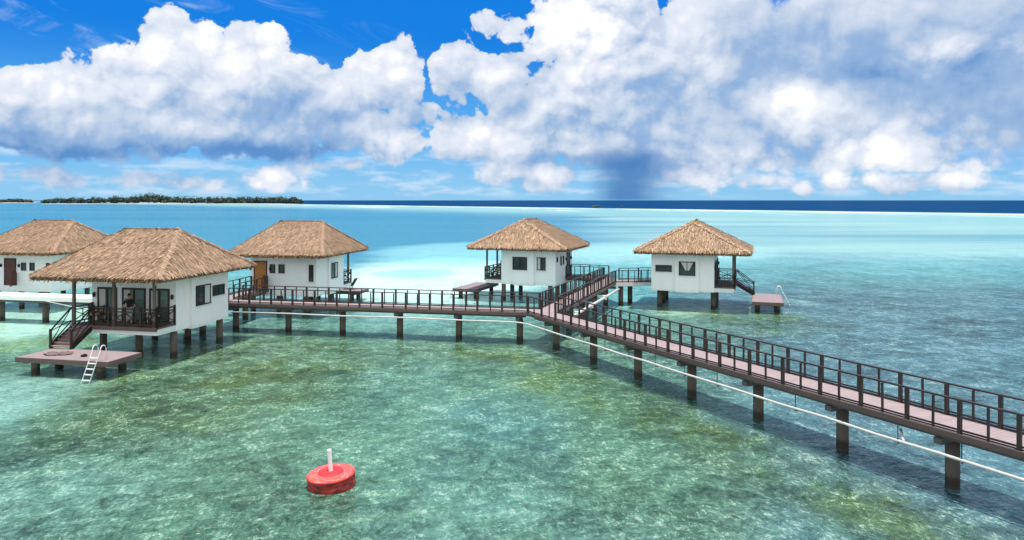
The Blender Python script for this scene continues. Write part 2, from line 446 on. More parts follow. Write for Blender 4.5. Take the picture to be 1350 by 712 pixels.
# ------------------------------------------------------------------ swim platforms with ladders
def platform(i, label, ly, stairs_side=True):
    s, c, th = HOUSES[i][:3]
    root = empty('swim_platform', hw(i, 5.25 if i == 3 else 5.8, .3), R(th), label, 'platform', 'swim platforms at the foot of the bungalow stairs')
    x0, x1, y0, y1 = -1.15, 1.15, -2.7, 2.72
    d = MB(s); d.box(x0, x1, y0, y1, .86, .95); d.build('deck', 'platform_boards', root)
    f = MB(s)
    f.box(x0 - .05, x0 - .003, y0 - .05, y1 + .05, .70, .945); f.box(x1 + .003, x1 + .05, y0 - .05, y1 + .05, .70, .945)
    f.box(x0, x1, y0 - .05, y0 - .003, .70, .944); f.box(x0, x1, y1 + .003, y1 + .05, .70, .944)
    f.box(x0 + .1, x1 - .1, y0 + .35, y0 + .6, .62, .858); f.box(x0 + .1, x1 - .1, y1 - .6, y1 - .35, .62, .858)
    f.build('frame', 'fascia_timber', root)
    for x in (-.75, .75):
        for y in (-1.95, 1.95): pile(root, x, y * s, -1.6, .7, .20)
    L = MB(s); yy = ly
    for q in (-.23, .23):
        pts = []
        for k in range(9):
            a = math.pi * k / 8
            pts.append((x1 - .20 + .20 * -math.cos(a) * 1.0, yy + q, 1.45 + .28 * math.sin(a)))
        pts = [(x1 - .40, yy + q, .96)] + pts + [(x1 + .95, yy + q, -.5)]
        L.tube(pts, .023, 8)
    lad = L.build('ladder', 'aluminium', root, smooth=True)
    for k in range(7):
        z = 1.15 - k * .25; x = x1 + .95 * (1.45 - z) / 1.95
        r = MB(s); r.box(x - .05, x + .05, yy - .23, yy + .23, z - .02, z + .02); r.build('rung', 'aluminium', lad)
    return root
platform(0, 'pinkish grey swim platform with a white ladder in front of the nearest bungalow', 2.05)
platform(2, 'swim platform beyond the orange-door bungalow, seen through the boardwalk railing', -1.0)
platform(3, 'swim platform with a white ladder hoop left of the centre bungalow', 2.0)
platform(4, 'pale swim platform at the far right bungalow, ladder at its right end', -2.1)

# ------------------------------------------------------------------ boardwalks
ZD = 2.0
dL = Vector((.9788, -.205)); nL = Vector((.205, .9788)); pL = Vector((-7.35, 47.33))
dM = Vector((.4717, -.8817)); nM = Vector((.8817, .4717)); pM = Vector((9.155, 31.21))
dB = Vector((.337, .9415)); nB = Vector((.9415, -.337))
def onL(x, off): t = (x - pL.x - nL.x * off) / dL.x; return pL + dL * t + nL * off
def onM(t, off): return pM + dM * t + nM * off
def onB(a, n): return nB * n + dB * a
def meet(p, d, q, e):
    k = d.x * e.y - d.y * e.x; w = q - p
    return p + d * ((w.x * e.y - w.y * e.x) / k)
HW = .86
BL, BR = -13.95, -12.35
C1 = meet(pL - nL * HW, dL, pM - nM * HW, dM)
C2 = meet(pL + nL * HW, dL, nB * BL, dB)
C3 = meet(pM + nM * HW, dM, nB * BR, dB)
W0 = onL(-21.4, -HW); W1 = onL(-21.2, HW)
E0 = onM(22, -HW); E1 = onM(22, HW)
G_L = Vector((8.15, 64.1)); G_F = Vector((8.85, 65.8)); G_R = Vector((8.75, 61.0)); G_Q = Vector((9.4, 63.3))
H4a = hw(3, X2 - .02, -.25).xy; H4b = hw(3, X2 - .02, -2.05).xy
H5a = hw(4, X2 - .02, 1.25).xy; H5b = hw(4, X2 - .02, -1.35).xy
K0 = Vector((-21.5, 46.75)); K1 = hw(2, X2 - .02, -2.55).xy; K2 = Vector((-19.95, 46.45)); K3 = hw(2, X2 - .02, -1.1).xy

POSTM = {}
def post(parent, root, p, thick):
    k = thick
    if k not in POSTM:
        w = .053 if thick else .03; m = MB(); m.box(-w, w, -w, w, ZD - .18 if thick else ZD + .02, ZD + (1.0 if thick else .985))
        POSTM[k] = m.build('post', 'rail_timber', parent); o = POSTM[k]
    else: o = share(POSTM[k], 'post', parent, (0, 0, 0))
    q = WORLD[root.name].inverted() @ Vector((p.x, p.y, 0)); o.location = (q.x, q.y, 0); o.rotation_euler = (random.gauss(0, .006), random.gauss(0, .006), random.gauss(0, .03)); return o
def railing(root, a, b, step=.81, start=True, ang=None):
    a = Vector((a.x, a.y)); b = Vector((b.x, b.y)); L = (b - a).length; n = max(2, 2 * round(L / step / 2))
    m = MB()
    P = lambda p, z: (p.x, p.y, z)
    m.bar(P(a, ZD + 1.03), P(b, ZD + 1.03), .10, .048); m.bar(P(a, ZD + .125), P(b, ZD + .125), .05, .05)
    m.bar(P(a, ZD + .05), P(b, ZD + .05), .06, .035)
    r = m.build('railing', 'rail_timber', root, world=True)
    for i in range(n + 1):
        if i == 0 and not start: continue
        post(r, root, a.lerp(b, i / n), i % 2 == 0)
    return r
def deck_part(root, poly, material='deck_boards', name='deck', z1=ZD, th=.07):
    m = MB(); m.prism([(p.x, p.y) for p in poly], z1 - th, z1); return m.build(name, material, root, world=True)
def beams(root, a, b, offs, n2, material='steel_beam', z0=1.69, z1=1.925, w=.14):
    for o in offs:
        m = MB(); q = n2 * o
        m.bar((a.x + q.x, a.y + q.y, (z0 + z1) / 2), (b.x + q.x, b.y + q.y, (z0 + z1) / 2), w, z1 - z0)
        m.build('beam', material, root, world=True)
def fascia(root, a, b, out, z0=1.84, z1=2.015):
    m = MB(); q = Vector((out.x, out.y)).normalized() * .035
    m.bar((a.x + q.x, a.y + q.y, (z0 + z1) / 2), (b.x + q.x, b.y + q.y, (z0 + z1) / 2), .055, z1 - z0)
    m.build('edge_board', 'fascia_timber', root, world=True)
def wpile(root, p, top=1.62, r=.21):
    q = WORLD[root.name].inverted() @ Vector((p.x, p.y, 0)); return pile(root, q.x, q.y, -1.6, top, r)
def cap(root, p, n2, half=.78):
    m = MB(); m.bar((p.x - n2.x * half, p.y - n2.y * half, 1.59), (p.x + n2.x * half, p.y + n2.y * half, 1.59), .26, .19)
    m.build('cross_beam', 'steel_beam', root, world=True)

G_BW = 'sections of the railed boardwalk'
# section along the back, left to junction
left = empty('boardwalk', (pL.x, pL.y, 0), math.atan2(dL.y, dL.x), 'straight grey boardwalk section running left from the junction past the orange-door bungalow', 'boardwalk', G_BW)
deck_part(left, [W0, C1, C2, W1])
fascia(left, W0, C1, -nL); fascia(left, W1, C2, nL)
a, b = onL(-21.3, 0), onL(1.0, 0)
beams(left, a, b, (-.62, .62), nL)
for px, py in ((381, 438.3), (452.5, 441), (527.4, 444.6), (604.9, 448.4), (685.4, 451)):
    Y = F_PX * CAM_Z / (py - HOR); p = onL((px - 675) / F_PX * Y, 0); cap(left, p, nL); wpile(left, p, 1.49)
p = onL(-19.07, 0); cap(left, p, nL); wpile(left, p, 1.49)
railing(left, onL(-19.3, -HW + .04), C1 + nL * .04)
railing(left, onL(-18.9, HW - .04), C2 - nL * .04)
# long section to the lower right
main = empty('boardwalk', (pM.x, pM.y, 0), math.atan2(dM.y, dM.x), 'long pinkish boardwalk section running from the junction off the right edge of the photo', 'boardwalk', G_BW)
deck_part(main, [C1 + dM * .004, E0, E1, C3])
fascia(main, C1, E0, -nM); fascia(main, C3, E1, nM)
beams(main, onM(-15.2, 0), onM(22, 0), (-.62, .62), nM)
for k in range(-4, 6):
    p = onM(3.93 * k + 1.96, 0); cap(main, p, nM); wpile(main, p, 1.49)
railing(main, C1 + nM * .04, E0 + nM * .04)
railing(main, C3 - nM * .04, E1 - nM * .04)
# branch towards the two far bungalows
ba = onB(46, (BL + BR) / 2)
br = empty('boardwalk', (ba.x, ba.y, 0), math.atan2(dB.y, dB.x), 'short boardwalk branch leading away from the junction between the two right-hand bungalows', 'boardwalk', G_BW)
deck_part(br, [C1 + (C2 - C1) * .01 + Vector((.05, .05)), C3 + Vector((0, .006)), G_R, G_Q, G_F, G_L, C2 + Vector((.006, 0))], z1=ZD + .004)
fascia(br, C2, G_L, -nB); fascia(br, C3, G_R, nB)
beams(br, onB(45.8, (BL + BR) / 2), onB(62.5, (BL + BR) / 2), (-.55, .55), nB)
for k in (48.5, 52.4, 56.3, 60.4):
    p = onB(k, (BL + BR) / 2); cap(br, p, nB, .85); wpile(br, p, 1.49)
railing(br, C2 + nB * .04, G_L + nB * .04, step=.62); railing(br, C3 - nB * .04, G_R - nB * .04, step=.62)
# arms to the doors
al_ = empty('boardwalk', (7.0, 65.6, 0), math.atan2(-.339, .941), 'railed footbridge joining the boardwalk branch to the door of the centre bungalow', 'footbridge', G_BW)
deck_part(al_, [G_L, G_F, H4b, H4a]); fascia(al_, H4a, G_L, Vector((-.3, -.9))); fascia(al_, H4b, G_F, Vector((.3, .9)))
beams(al_, (H4a + H4b) / 2, (G_L + G_F) / 2, (-.5, .5), Vector((.339, .941)))
railing(al_, G_F - Vector((.02, .04)), H4b + Vector((.05, -.04)), step=.75); railing(al_, G_L + Vector((-.05, .04)), H4a + Vector((.05, .05)), step=.75)
p = Vector((6.9, 65.6)); wpile(al_, p, 1.62)
ar_ = empty('boardwalk', (10.6, 62.1, 0), 0, 'pale footbridge joining the boardwalk branch to the rightmost bungalow', 'footbridge', G_BW)
deck_part(ar_, [G_R, H5a, H5b, G_Q])
m = MB(); m.bar((G_R.x, G_R.y - .04, 1.86), (H5a.x, H5a.y - .04, 1.86), .06, .30); m.build('edge_board', 'pale_concrete', ar_, world=True)
beams(ar_, (G_R + G_Q) / 2, (H5a + H5b) / 2, (-.7, .7), Vector((0, 1)))
railing(ar_, G_Q - Vector((0, .04)), H5b + Vector((-.04, -.04)), step=.75); railing(ar_, G_R + Vector((.05, .04)), H5a + Vector((-.05, .05)), step=.62)
for p in (Vector((9.3, 61.6)), Vector((10.3, 62.9))): wpile(ar_, p, 1.62)
# crosswalk between the two left bungalows
cw = empty('boardwalk', (-20.4, 51.5, 0), math.atan2(9.9, .9), 'railed crossing between the nearest bungalow and the orange-door bungalow', 'footbridge', G_BW)
deck_part(cw, [K2, K3, K1, K0], z1=ZD + .006)
fascia(cw, K0, K1, Vector((-1, 0))); fascia(cw, K2, K3, Vector((1, 0)))
beams(cw, (K0 + K2) / 2, (K1 + K3) / 2, (-.5, .5), Vector((1, 0)))
railing(cw, K0 + Vector((.05, .05)), K1 + Vector((.06, -.06)), step=.95)
t0 = meet(K2, K3 - K2, pL + nL * HW, dL); railing(cw, t0 + Vector((-.05, .05)), K3 + Vector((-.05, -.06)), step=.8)
for p in (Vector((-20.1, 54.3)), Vector((-20.6, 48.0))): wpile(cw, p, 1.62)
# plain white walkway beyond, no railing
ws0, ws1 = onL(-21.5, -.85), onL(-75, -.85); wn0, wn1 = onL(-21.3, .85), onL(-75, .85)
ww = empty('white_walkway', (ws0.x, ws0.y, 0), math.atan2(dL.y, dL.x), 'bright white walkway slab without railings behind the nearest bungalow at the left edge', 'walkway')
deck_part(ww, [ws0, wn0, wn1, ws1], 'white_slab', 'slab', 2.02, .30)
beams(ww, onL(-21.6, 0), onL(-75, 0), (-.5, .5), nL, 'steel_beam', 1.52, 1.718)
for k in range(13): wpile(ww, onL(-19.07 - 3.8 * (k + 1), 0), 1.55, .22)

# ------------------------------------------------------------------ pipes
pr = empty('water_pipe', (onM(0, -1.0).x, onM(0, -1.0).y, 1.3), 0, 'thin white pipe slung along the viewer side of the boardwalk', 'pipe')
m = MB(); pts = []
for x in (-19.0, -15, -11, -7, -3, -.5): q = onL(x, -1.04); pts.append((q.x, q.y, 1.46 + .03 * math.sin(x * .8)))
q = meet(pL - nL * 1.04, dL, pM - nM * 1.04, dM); pts += [(q.x - .35, q.y + .06, 1.42), (q.x + .12, q.y - .22, 1.37)]
for t in range(-14, 23, 2): q = onM(t, -1.04); pts.append((q.x, q.y, 1.33 - .002 * t + .02 * math.sin(t * 1.3)))
m.tube(pts, .047, 10); m.build('pipe', 'white_pipe', pr, world=True, smooth=True)
for t in range(-14, 22, 2):
    q = onM(t + .7, -1.04); m = MB(); m.bar((q.x, q.y, 1.22), (q.x, q.y, 1.82), .025, .025); m.bar((q.x, q.y, 1.235), (q.x + nM.x * .3, q.y + nM.y * .3, 1.235), .03, .03)
    m.build('hanger', 'black_metal', pr, world=True)
q0 = onM(8.9, -1.04); q1 = onM(8.5, -.6); m = MB(); m.tube([(q0.x, q0.y, 1.32), (q1.x, q1.y, 1.55)], .045, 8); m.build('branch_joint', 'white_pipe', pr, world=True, smooth=True)
pb = onB(50, BR + .28)
p2 = empty('water_pipe', (pb.x, pb.y, 1.4), 0, 'thicker white pipe along the right side of the boardwalk branch', 'pipe')
m = MB(); pts = [onB(a_, BR + .28) for a_ in (45.5, 48, 51, 54, 57, 61.2)]; m.tube([(q.x, q.y, 1.45) for q in pts], .10, 10); m.build('pipe', 'white_pipe', p2, world=True, smooth=True)
for a_ in (46.5, 50.5, 55): q = onB(a_, BR + .28); m = MB(); m.box(q.x - .16, q.x + .16, q.y - .16, q.y + .16, 1.30, 1.62); m.build('collar', 'pale_concrete', p2, world=True)
q0, q1 = onL(-33.5, -1.0), onL(-30.3, -1.6)
p3 = MB(); p3.tube([(q0.x, q0.y, 1.75), (q1.x, q1.y, 1.42), (q1.x + 3.4, q1.y - 1.2, 1.25)], .035, 8); p3 = p3.build('water_pipe', 'white_pipe', None, smooth=True)
tag(p3, 'thin pale pipe slanting down beneath the bright white walkway', 'pipe')

# ------------------------------------------------------------------ buoy
bu = empty('mooring_buoy', (-5.69, 22.75, 0), 0, 'red and faded pink round mooring buoy with a white pole floating in front', 'buoy')
bu.rotation_euler = (R(1.5), R(-4), R(20))
def lathe(prof, n=40):
    m = MB(); 
    for r, z in prof: m.v += [Vector((r * math.cos(2 * math.pi * k / n), r * math.sin(2 * math.pi * k / n), z)) for k in range(n)]
    for i in range(len(prof) - 1):
        for k in range(n): k2 = (k + 1) % n; m.f.append([i * n + k, i * n + k2, (i + 1) * n + k2, (i + 1) * n + k])
    m.f.append(list(range(n))[::-1]); m.f.append([(len(prof) - 1) * n + k for k in range(n)])
    return m
lathe([(.66, -.45), (.725, -.40), (.735, -.1), (.73, .02), (.745, .04), (.745, .13), (.735, .16), (.74, .30), (.725, .36)]).build('float_body', 'buoy_side', bu)
lathe([(.728, .362), (.735, .385), (.715, .42), (.66, .432), (.40, .436)]).build('top_ring', 'buoy_faded', bu)
lathe([(.385, .43), (.385, .455), (.36, .47), (.02, .475)]).build('centre_disc', 'buoy_red', bu)
lathe([(.728, .345), (.752, .36), (.752, .385), (.738, .388)]).build('rim', 'buoy_red', bu)
m = MB(); m.tube([(0, 0, .47), (0, 0, .8), (0, 0, 1.15)], .066, 14); m.build('pole', 'white_slab', bu)

# ------------------------------------------------------------------ verandah of the nearest bungalow: person and furniture
def chair(x, y, rz, label, cush):
    p = hw(0, x, y, 2.0); c = empty('verandah_chair', p, R(HOUSES[0][2] + rz), label, 'chair')
    m = MB(); m.box(-.28, .28, -.28, .28, .38, .44); m.build('seat', 'dark_timber', c)
    m = MB(); m.bar((-.26, -.27, .42), (-.38, -.27, .95), .05, .05); m.bar((-.26, .27, .42), (-.38, .27, .95), .05, .05)
    for z in (.55, .7, .85): m.bar((-.29 - (z - .45) * .2, -.27, z), (-.29 - (z - .45) * .2, .27, z), .03, .06)
    m.build('backrest', 'dark_timber', c)
    for a_ in (-.25, .25):
        for b_ in (-.25, .25): m = MB(); m.box(a_ - .025, a_ + .025, b_ - .025, b_ + .025, 0, .38); m.build('leg', 'dark_timber', c)
        m = MB(); m.box(-.3, .3, a_ * 1.15 - .03, a_ * 1.15 + .03, .62, .66); m.box(.22, .27, a_ * 1.15 - .02, a_ * 1.15 + .02, .44, .62); m.build('armrest', 'dark_timber', c)
    m = MB(); m.box(-.25, .26, -.24, .24, .445, .52); m.build('cushion', cush, c)
chair(2.35, -1.75, 20, 'dark verandah chair with a yellowish patterned cushion by the stairs', 'cushion_yellow')
chair(2.35, 1.95, -25, 'dark verandah chair with a grey cushion behind the front railing', 'grey_cloth')
tb = empty('verandah_table', hw(0, 2.4, -.8, 2.0), R(HOUSES[0][2]), 'small dark round table on the nearest verandah', 'table')
m = MB(); m.tube([(0, 0, .52), (0, 0, .56)], .32, 20); m.build('tabletop', 'dark_timber', tb)
m = MB(); m.tube([(0, 0, .03), (0, 0, .52)], .035, 10); m.tube([(0, 0, 0), (0, 0, .03)], .2, 16); m.build('stem', 'dark_timber', tb)

def person():
    root = empty('person', hw(0, 2.72, .72, 2.0), R(HOUSES[0][2] + 20), 'person in a black top and light trousers standing behind the nearest verandah railing', 'person')
    # local +x faces the lagoon
    V = {'pelvis': ((0, 0, .92), .135), 'waist': ((.0, 0, 1.06), .125), 'chest': ((-.01, 0, 1.26), .145), 'collar': ((-.01, 0, 1.41), .105), 'neck': ((.0, 0, 1.47), .055), 'head0': ((.015, 0, 1.55), .075), 'head1': ((.015, 0, 1.66), .088), 'head2': ((.0, 0, 1.72), .065),
         'hl': ((0, .1, .88), .10), 'kl': ((.03, .11, .49), .062), 'al': ((-.01, .12, .09), .042), 'tl': ((.14, .14, .03), .036),
         'hr': ((0, -.1, .88), .10), 'kr': ((.02, -.11, .49), .062), 'ar': ((-.02, -.12, .09), .042), 'tr': ((.13, -.14, .03), .036),
         'sl': ((-.01, .19, 1.38), .062), 'el': ((.02, .30, 1.12), .045), 'wl': ((.20, .27, .95), .032), 'pl': ((.27, .26, .95), .034),
         'sr': ((-.01, -.19, 1.38), .062), 'er': ((.02, -.30, 1.12), .045), 'wr': ((.20, -.28, .96), .032), 'pr': ((.27, -.27, .96), .034)}
    E = [('pelvis', 'waist'), ('waist', 'chest'), ('chest', 'collar'), ('collar', 'neck'), ('neck', 'head0'), ('head0', 'head1'), ('head1', 'head2'),
         ('pelvis', 'hl'), ('hl', 'kl'), ('kl', 'al'), ('al', 'tl'), ('pelvis', 'hr'), ('hr', 'kr'), ('kr', 'ar'), ('ar', 'tr'),
         ('collar', 'sl'), ('sl', 'el'), ('el', 'wl'), ('wl', 'pl'), ('collar', 'sr'), ('sr', 'er'), ('er', 'wr'), ('wr', 'pr')]
    for sd in ('l', 'r'):
        sg = 1 if sd == 'l' else -1; b0 = Vector(V['p' + sd][0])
        for k, (dy, ln) in enumerate(((-.030, .065), (-.010, .075), (.010, .072), (.028, .058))):
            V[f'f{sd}{k}'] = ((b0.x + ln * .6, b0.y + dy, b0.z - .01), .0105); V[f'g{sd}{k}'] = ((b0.x + ln, b0.y + dy, b0.z - .035), .009)
            E += [('p' + sd, f'f{sd}{k}'), (f'f{sd}{k}', f'g{sd}{k}')]
        V[f't{sd}9'] = ((b0.x + .01, b0.y - sg * .05, b0.z - .01), .012); E.append(('p' + sd, f't{sd}9'))
    names = list(V)
    def skin(nm, sub, mt, grow=1.0, par=root):
        idx = [n_ for n_ in names if n_ in sub]; me = bpy.data.meshes.new(nm)
        me.from_pydata([V[k][0] for k in idx], [(idx.index(a_), idx.index(b_)) for a_, b_ in E if a_ in idx and b_ in idx], [])
        o = bpy.data.objects.new(nm, me); COL.objects.link(o); o.parent = par
        sk = o.modifiers.new('skin', 'SKIN'); 
        if not me.skin_vertices: 
            import bpy as _b
            bm = bmesh.new(); bm.from_mesh(me); bm.verts.layers.skin.verify(); bm.to_mesh(me); bm.free()
        for i, k in enumerate(idx):
            r = V[k][1] * grow; me.skin_vertices[0].data[i].radius = (r, r); me.skin_vertices[0].data[i].use_root = (i == 0)
        sk.use_smooth_shade = True; subdivide_smooth(o, 1); me.materials.append(MATS[mt]); return o
    body = skin('body', set(names), 'skin')
    skin('black_top', {'pelvis', 'waist', 'chest', 'collar', 'sl', 'sr', 'el', 'er'}, 'black_cloth', 1.14, body)
    skin('trousers', {'pelvis', 'hl', 'hr', 'kl', 'kr', 'al', 'ar'}, 'grey_cloth', 1.12, body)
    hr = MB(); 
    for i in range(7):
        a_ = math.pi * .5 * i / 6; n = 14
        hr.v += [Vector((.0 + .105 * math.cos(a_) * math.cos(2 * math.pi * k / n) - .008, .095 * math.cos(a_) * math.sin(2 * math.pi * k / n), 1.655 + .125 * math.sin(a_) - (.05 if math.cos(2 * math.pi * k / n) < 0 and i == 0 else 0))) for k in range(n)]
    for i in range(6):
        for k in range(14): hr.f.append([i * 14 + k, i * 14 + (k + 1) % 14, (i + 1) * 14 + (k + 1) % 14, (i + 1) * 14 + k])
    hr.build('hair', 'hair', body, smooth=True)
    fc = MB(); fc.tube([(.10, 0, 1.63), (.122, 0, 1.595), (.098, 0, 1.585)], [.008, .014, .010], 6); fc.build('nose', 'skin', body, smooth=True)
    for y in (-.032, .032): e = MB(); e.tube([(.088, y, 1.64), (.097, y, 1.64)], [.012, .008], 8); e.build('eye', 'black_cloth', body)
    e = MB(); e.bar((.092, -.025, 1.553), (.092, .025, 1.553), .012, .008); e.build('mouth', 'towel', body)
    for y in (-.09, .09): e = MB(); e.tube([(.0, y, 1.58), (-.008, y * 1.08, 1.61), (.0, y, 1.645)], [.01, .02, .012], 6); e.build('ear', 'skin', body, smooth=True)
person()
# things lying on the platform of the nearest bungalow
tw = MB()
for i in range(9):
    for j in range(5):
        x = i / 8; y = j / 4; p = hw(0, 5.55 + .75 * y + .12 * math.sin(x * 5), -1.5 + 1.25 * x + .16 * math.sin(y * 7 + x * 4), .96 + .09 * abs(math.sin(x * 13 + y * 6)) * abs(math.sin(y * 8 + x * 3)))
        p.z += .0; tw.v.append(p)
for i in range(8):
    for j in range(4): tw.f.append([i * 5 + j, i * 5 + j + 1, (i + 1) * 5 + j + 1, (i + 1) * 5 + j])
tw = tw.build('towel', 'towel', None, smooth=True); tag(tw, 'crumpled dull brownish towel lying on the nearest swim platform', 'towel')
sm = tw.modifiers.new('thick', 'SOLIDIFY'); sm.thickness = .012; sm.offset = 1
bg = MB(); p = hw(0, 6.15, .9, .95)
for i, (r, z) in enumerate(((.09, 0), (.13, .04), (.12, .09), (.06, .13), (.02, .14))):
    bg.v += [Vector((p.x + r * math.cos(k * .628) * (1.3 + .2 * math.sin(k * 2.1)), p.y + r * math.sin(k * .628) * (1 + .15 * math.cos(k * 3)), p.z + z + (.02 * math.sin(k) if i > 1 else 0))) for k in range(10)]
for i in range(4):
    for k in range(10): bg.f.append([i * 10 + k, i * 10 + (k + 1) % 10, (i + 1) * 10 + (k + 1) % 10, (i + 1) * 10 + k])
bg.f.append([40 + k for k in range(10)]); bg.f.append([k for k in range(10)][::-1])
bg = bg.build('bag', 'black_cloth', None, smooth=True); tag(bg, 'small dark bag lying on the nearest swim platform', 'bag')
# dark sunbed with a raised back on the platform of the orange-door bungalow
sb = empty('sunbed', hw(2, 6.1, 1.5, .95), R(HOUSES[2][2] + 90), 'dark sunbed with its back raised on the platform beyond the railing', 'sunbed')
m = MB(); m.box(-.3, 1.2, -.32, .32, .28, .36); m.build('bed', 'black_cloth', sb)
m = MB(); m.bar((-.3, 0, .32), (-.72, 0, 1.0), .64, .07); m.build('backrest', 'black_cloth', sb)
for a_ in (-.22, 1.1):
    for b_ in (-.27, .27): m = MB(); m.box(a_ - .03, a_ + .03, b_ - .03, b_ + .03, 0, .28); m.build('leg', 'dark_timber', sb)

# ------------------------------------------------------------------ far islands and reef
def px2w(px, py, z=0.0):
    Y = F_PX * (CAM_Z - z) / (py - HOR); return Vector(((px - 675) / F_PX * Y, Y, z))
mat('island_sand', (.36, .34, .30), .9, .2, .02)
mat('far_leaves', (.046, .074, .052), .8, .5, .03, tint=True)
mat('far_trunk', (.10, .085, .07), .9, .3, .1)
def island(x0, x1, Yc, hts, depth, label_s, label_w, cat, nleaf, palms):
    rnd = random.Random(int(x1)); Xa = (x0 - 675) / F_PX * Yc; Xb = (x1 - 675) / F_PX * Yc; W = Xb - Xa
    g = MB(); n = 40; rows = ((-1.0, -.4), (-.86, 1.0), (-.5, 2.0), (.5, 2.0), (1.0, -.4))
    for fy, z in rows:
        for i in range(n + 1):
            t = i / n; e = math.sin(math.pi * min(1, max(0, t))) ** .35
            g.v.append(Vector((Xa - 12 + (W + 24) * t, Yc + fy * depth * e * (1 + .2 * math.sin(t * 17)), z * e - .4 * (1 - e))))
    for r in range(len(rows) - 1):
        for i in range(n): g.f.append([r * (n + 1) + i, r * (n + 1) + i + 1, (r + 1) * (n + 1) + i + 1, (r + 1) * (n + 1) + i])
    tag(g.build('island_ground', 'island_sand', None, smooth=True), kind='structure')
    def H(t):
        for (a_, ha), (b_, hb) in zip(hts, hts[1:]):
            if a_ <= t <= b_: return ha + (hb - ha) * (t - a_) / (b_ - a_)
        return hts[-1][1]
    m = MB(); clumps = []
    for k in range(int(nleaf / 26)):
        t = rnd.random(); hh = H(t) * rnd.uniform(.62, 1.04); fy = rnd.uniform(-.62, .6)
        c = Vector((Xa + W * t, Yc + fy * depth * math.sin(math.pi * min(.97, max(.03, t))) ** .35, hh * rnd.uniform(.35, .82) + 1)); r = hh * rnd.uniform(.22, .36)
        tone = rnd.uniform(.55, 1.5); ye = rnd.uniform(-.1, .25)
        for j in range(26):
            d = Vector((rnd.gauss(0, 1), rnd.gauss(0, 1), rnd.gauss(0, .8))).normalized(); p = c + Vector((d.x * r * 1.4, d.y * r * 1.2, d.z * r)) * rnd.uniform(.6, 1.05)
            if p.z < 1.2: p.z = 1.2 + rnd.random()
            sz = rnd.uniform(.9, 2.3); u = Vector((rnd.gauss(0, 1), rnd.gauss(0, 1), rnd.gauss(0, .6))).normalized(); w_ = d.cross(u)
            if w_.length < .1: continue
            w_.normalize(); g_ = tone * rnd.uniform(.75, 1.25)
            m.add([p - u * sz, p + w_ * sz, p + u * sz, p - w_ * sz], [(0, 1, 2, 3)], (g_ * (1 + ye), g_, g_ * (1 - ye * .5)))
    for k in range(palms):
        t = rnd.uniform(.05, .97); hh = H(t) * rnd.uniform(1.0, 1.22); x = Xa + W * t; y = Yc - depth * rnd.uniform(.1, .6)
        top = Vector((x + rnd.uniform(-2, 2), y, hh))
        m.add([(x - .3, y, 1), (x + .3, y, 1), top + Vector((.2, 0, 0)), top - Vector((.2, 0, 0))], [(0, 1, 2, 3)], (1.3, 1.1, .9))
        for q in range(9):
            a_ = q * .7 + rnd.random(); d = Vector((math.cos(a_), math.sin(a_), 0)); e = top + d * 2.2 + Vector((0, 0, .7)); f_ = top + d * 4 - Vector((0, 0, 1.0)); sd = Vector((-d.y, d.x, 0)) * .5
            m.add([top, e + sd, f_, e - sd], [(0, 1, 2, 3)], (1.1, 1.2, .8))
    tag(m.build('island_wood', 'far_leaves', None, fix=False), label_w, cat, kind='stuff')
island(57, 399, 1700, [(0, 10), (.06, 13), (.2, 14), (.33, 17), (.42, 24), (.5, 16), (.7, 14.5), (.9, 16), (.97, 15), (1, 8)], 45,
       '', 'long low wooded island on the horizon at the left', 'woodland', 26000, 90)
island(-3, 43, 2300, [(0, 8), (.3, 13), (.7, 14), (1, 5)], 40, '', 'small dark wooded islet on the horizon at the far left edge', 'woodland', 4200, 8)
def rock_islet(px, py, w, h, label, green):
    c = px2w(px, py); rnd = random.Random(px); m = MB()
    for k in range(26):
        p = c + Vector((rnd.uniform(-1, 1) * w * .5, rnd.uniform(-2, 2), rnd.uniform(.1, .6) * h)); r = rnd.uniform(.18, .4) * h
        vs = [p + Vector((d[0] * r * rnd.uniform(.8, 1.6), d[1] * r * 1.2, d[2] * r * rnd.uniform(.7, 1.2))) for d in ((1, 0, 0), (0, 1, 0), (-1, 0, 0), (0, -1, 0), (0, 0, 1), (0, 0, -1))]
        m.add(vs, [(0, 1, 4), (1, 2, 4), (2, 3, 4), (3, 0, 4), (1, 0, 5), (2, 1, 5), (3, 2, 5), (0, 3, 5)], (1.2, 1.3, 1))
    tag(m.build('reef_rock', 'far_leaves' if green else 'rock', None), label, 'rock', 'rocks standing on the reef edge')
rock_islet(785.5, 273.6, 7.0, 3.4, 'largest dark rock on the distant reef edge, greenish, right of centre', True)
rock_islet(819, 273.6, 2.2, 2.2, 'small dark rock on the reef edge right of the greenish rock', False)
rock_islet(697, 271.6, 2.0, 1.6, 'tiny rock on the reef edge above the centre bungalow roof', False)
rock_islet(623, 271.2, 1.8, 1.8, 'tiny rock on the reef edge left of the centre bungalow', False)

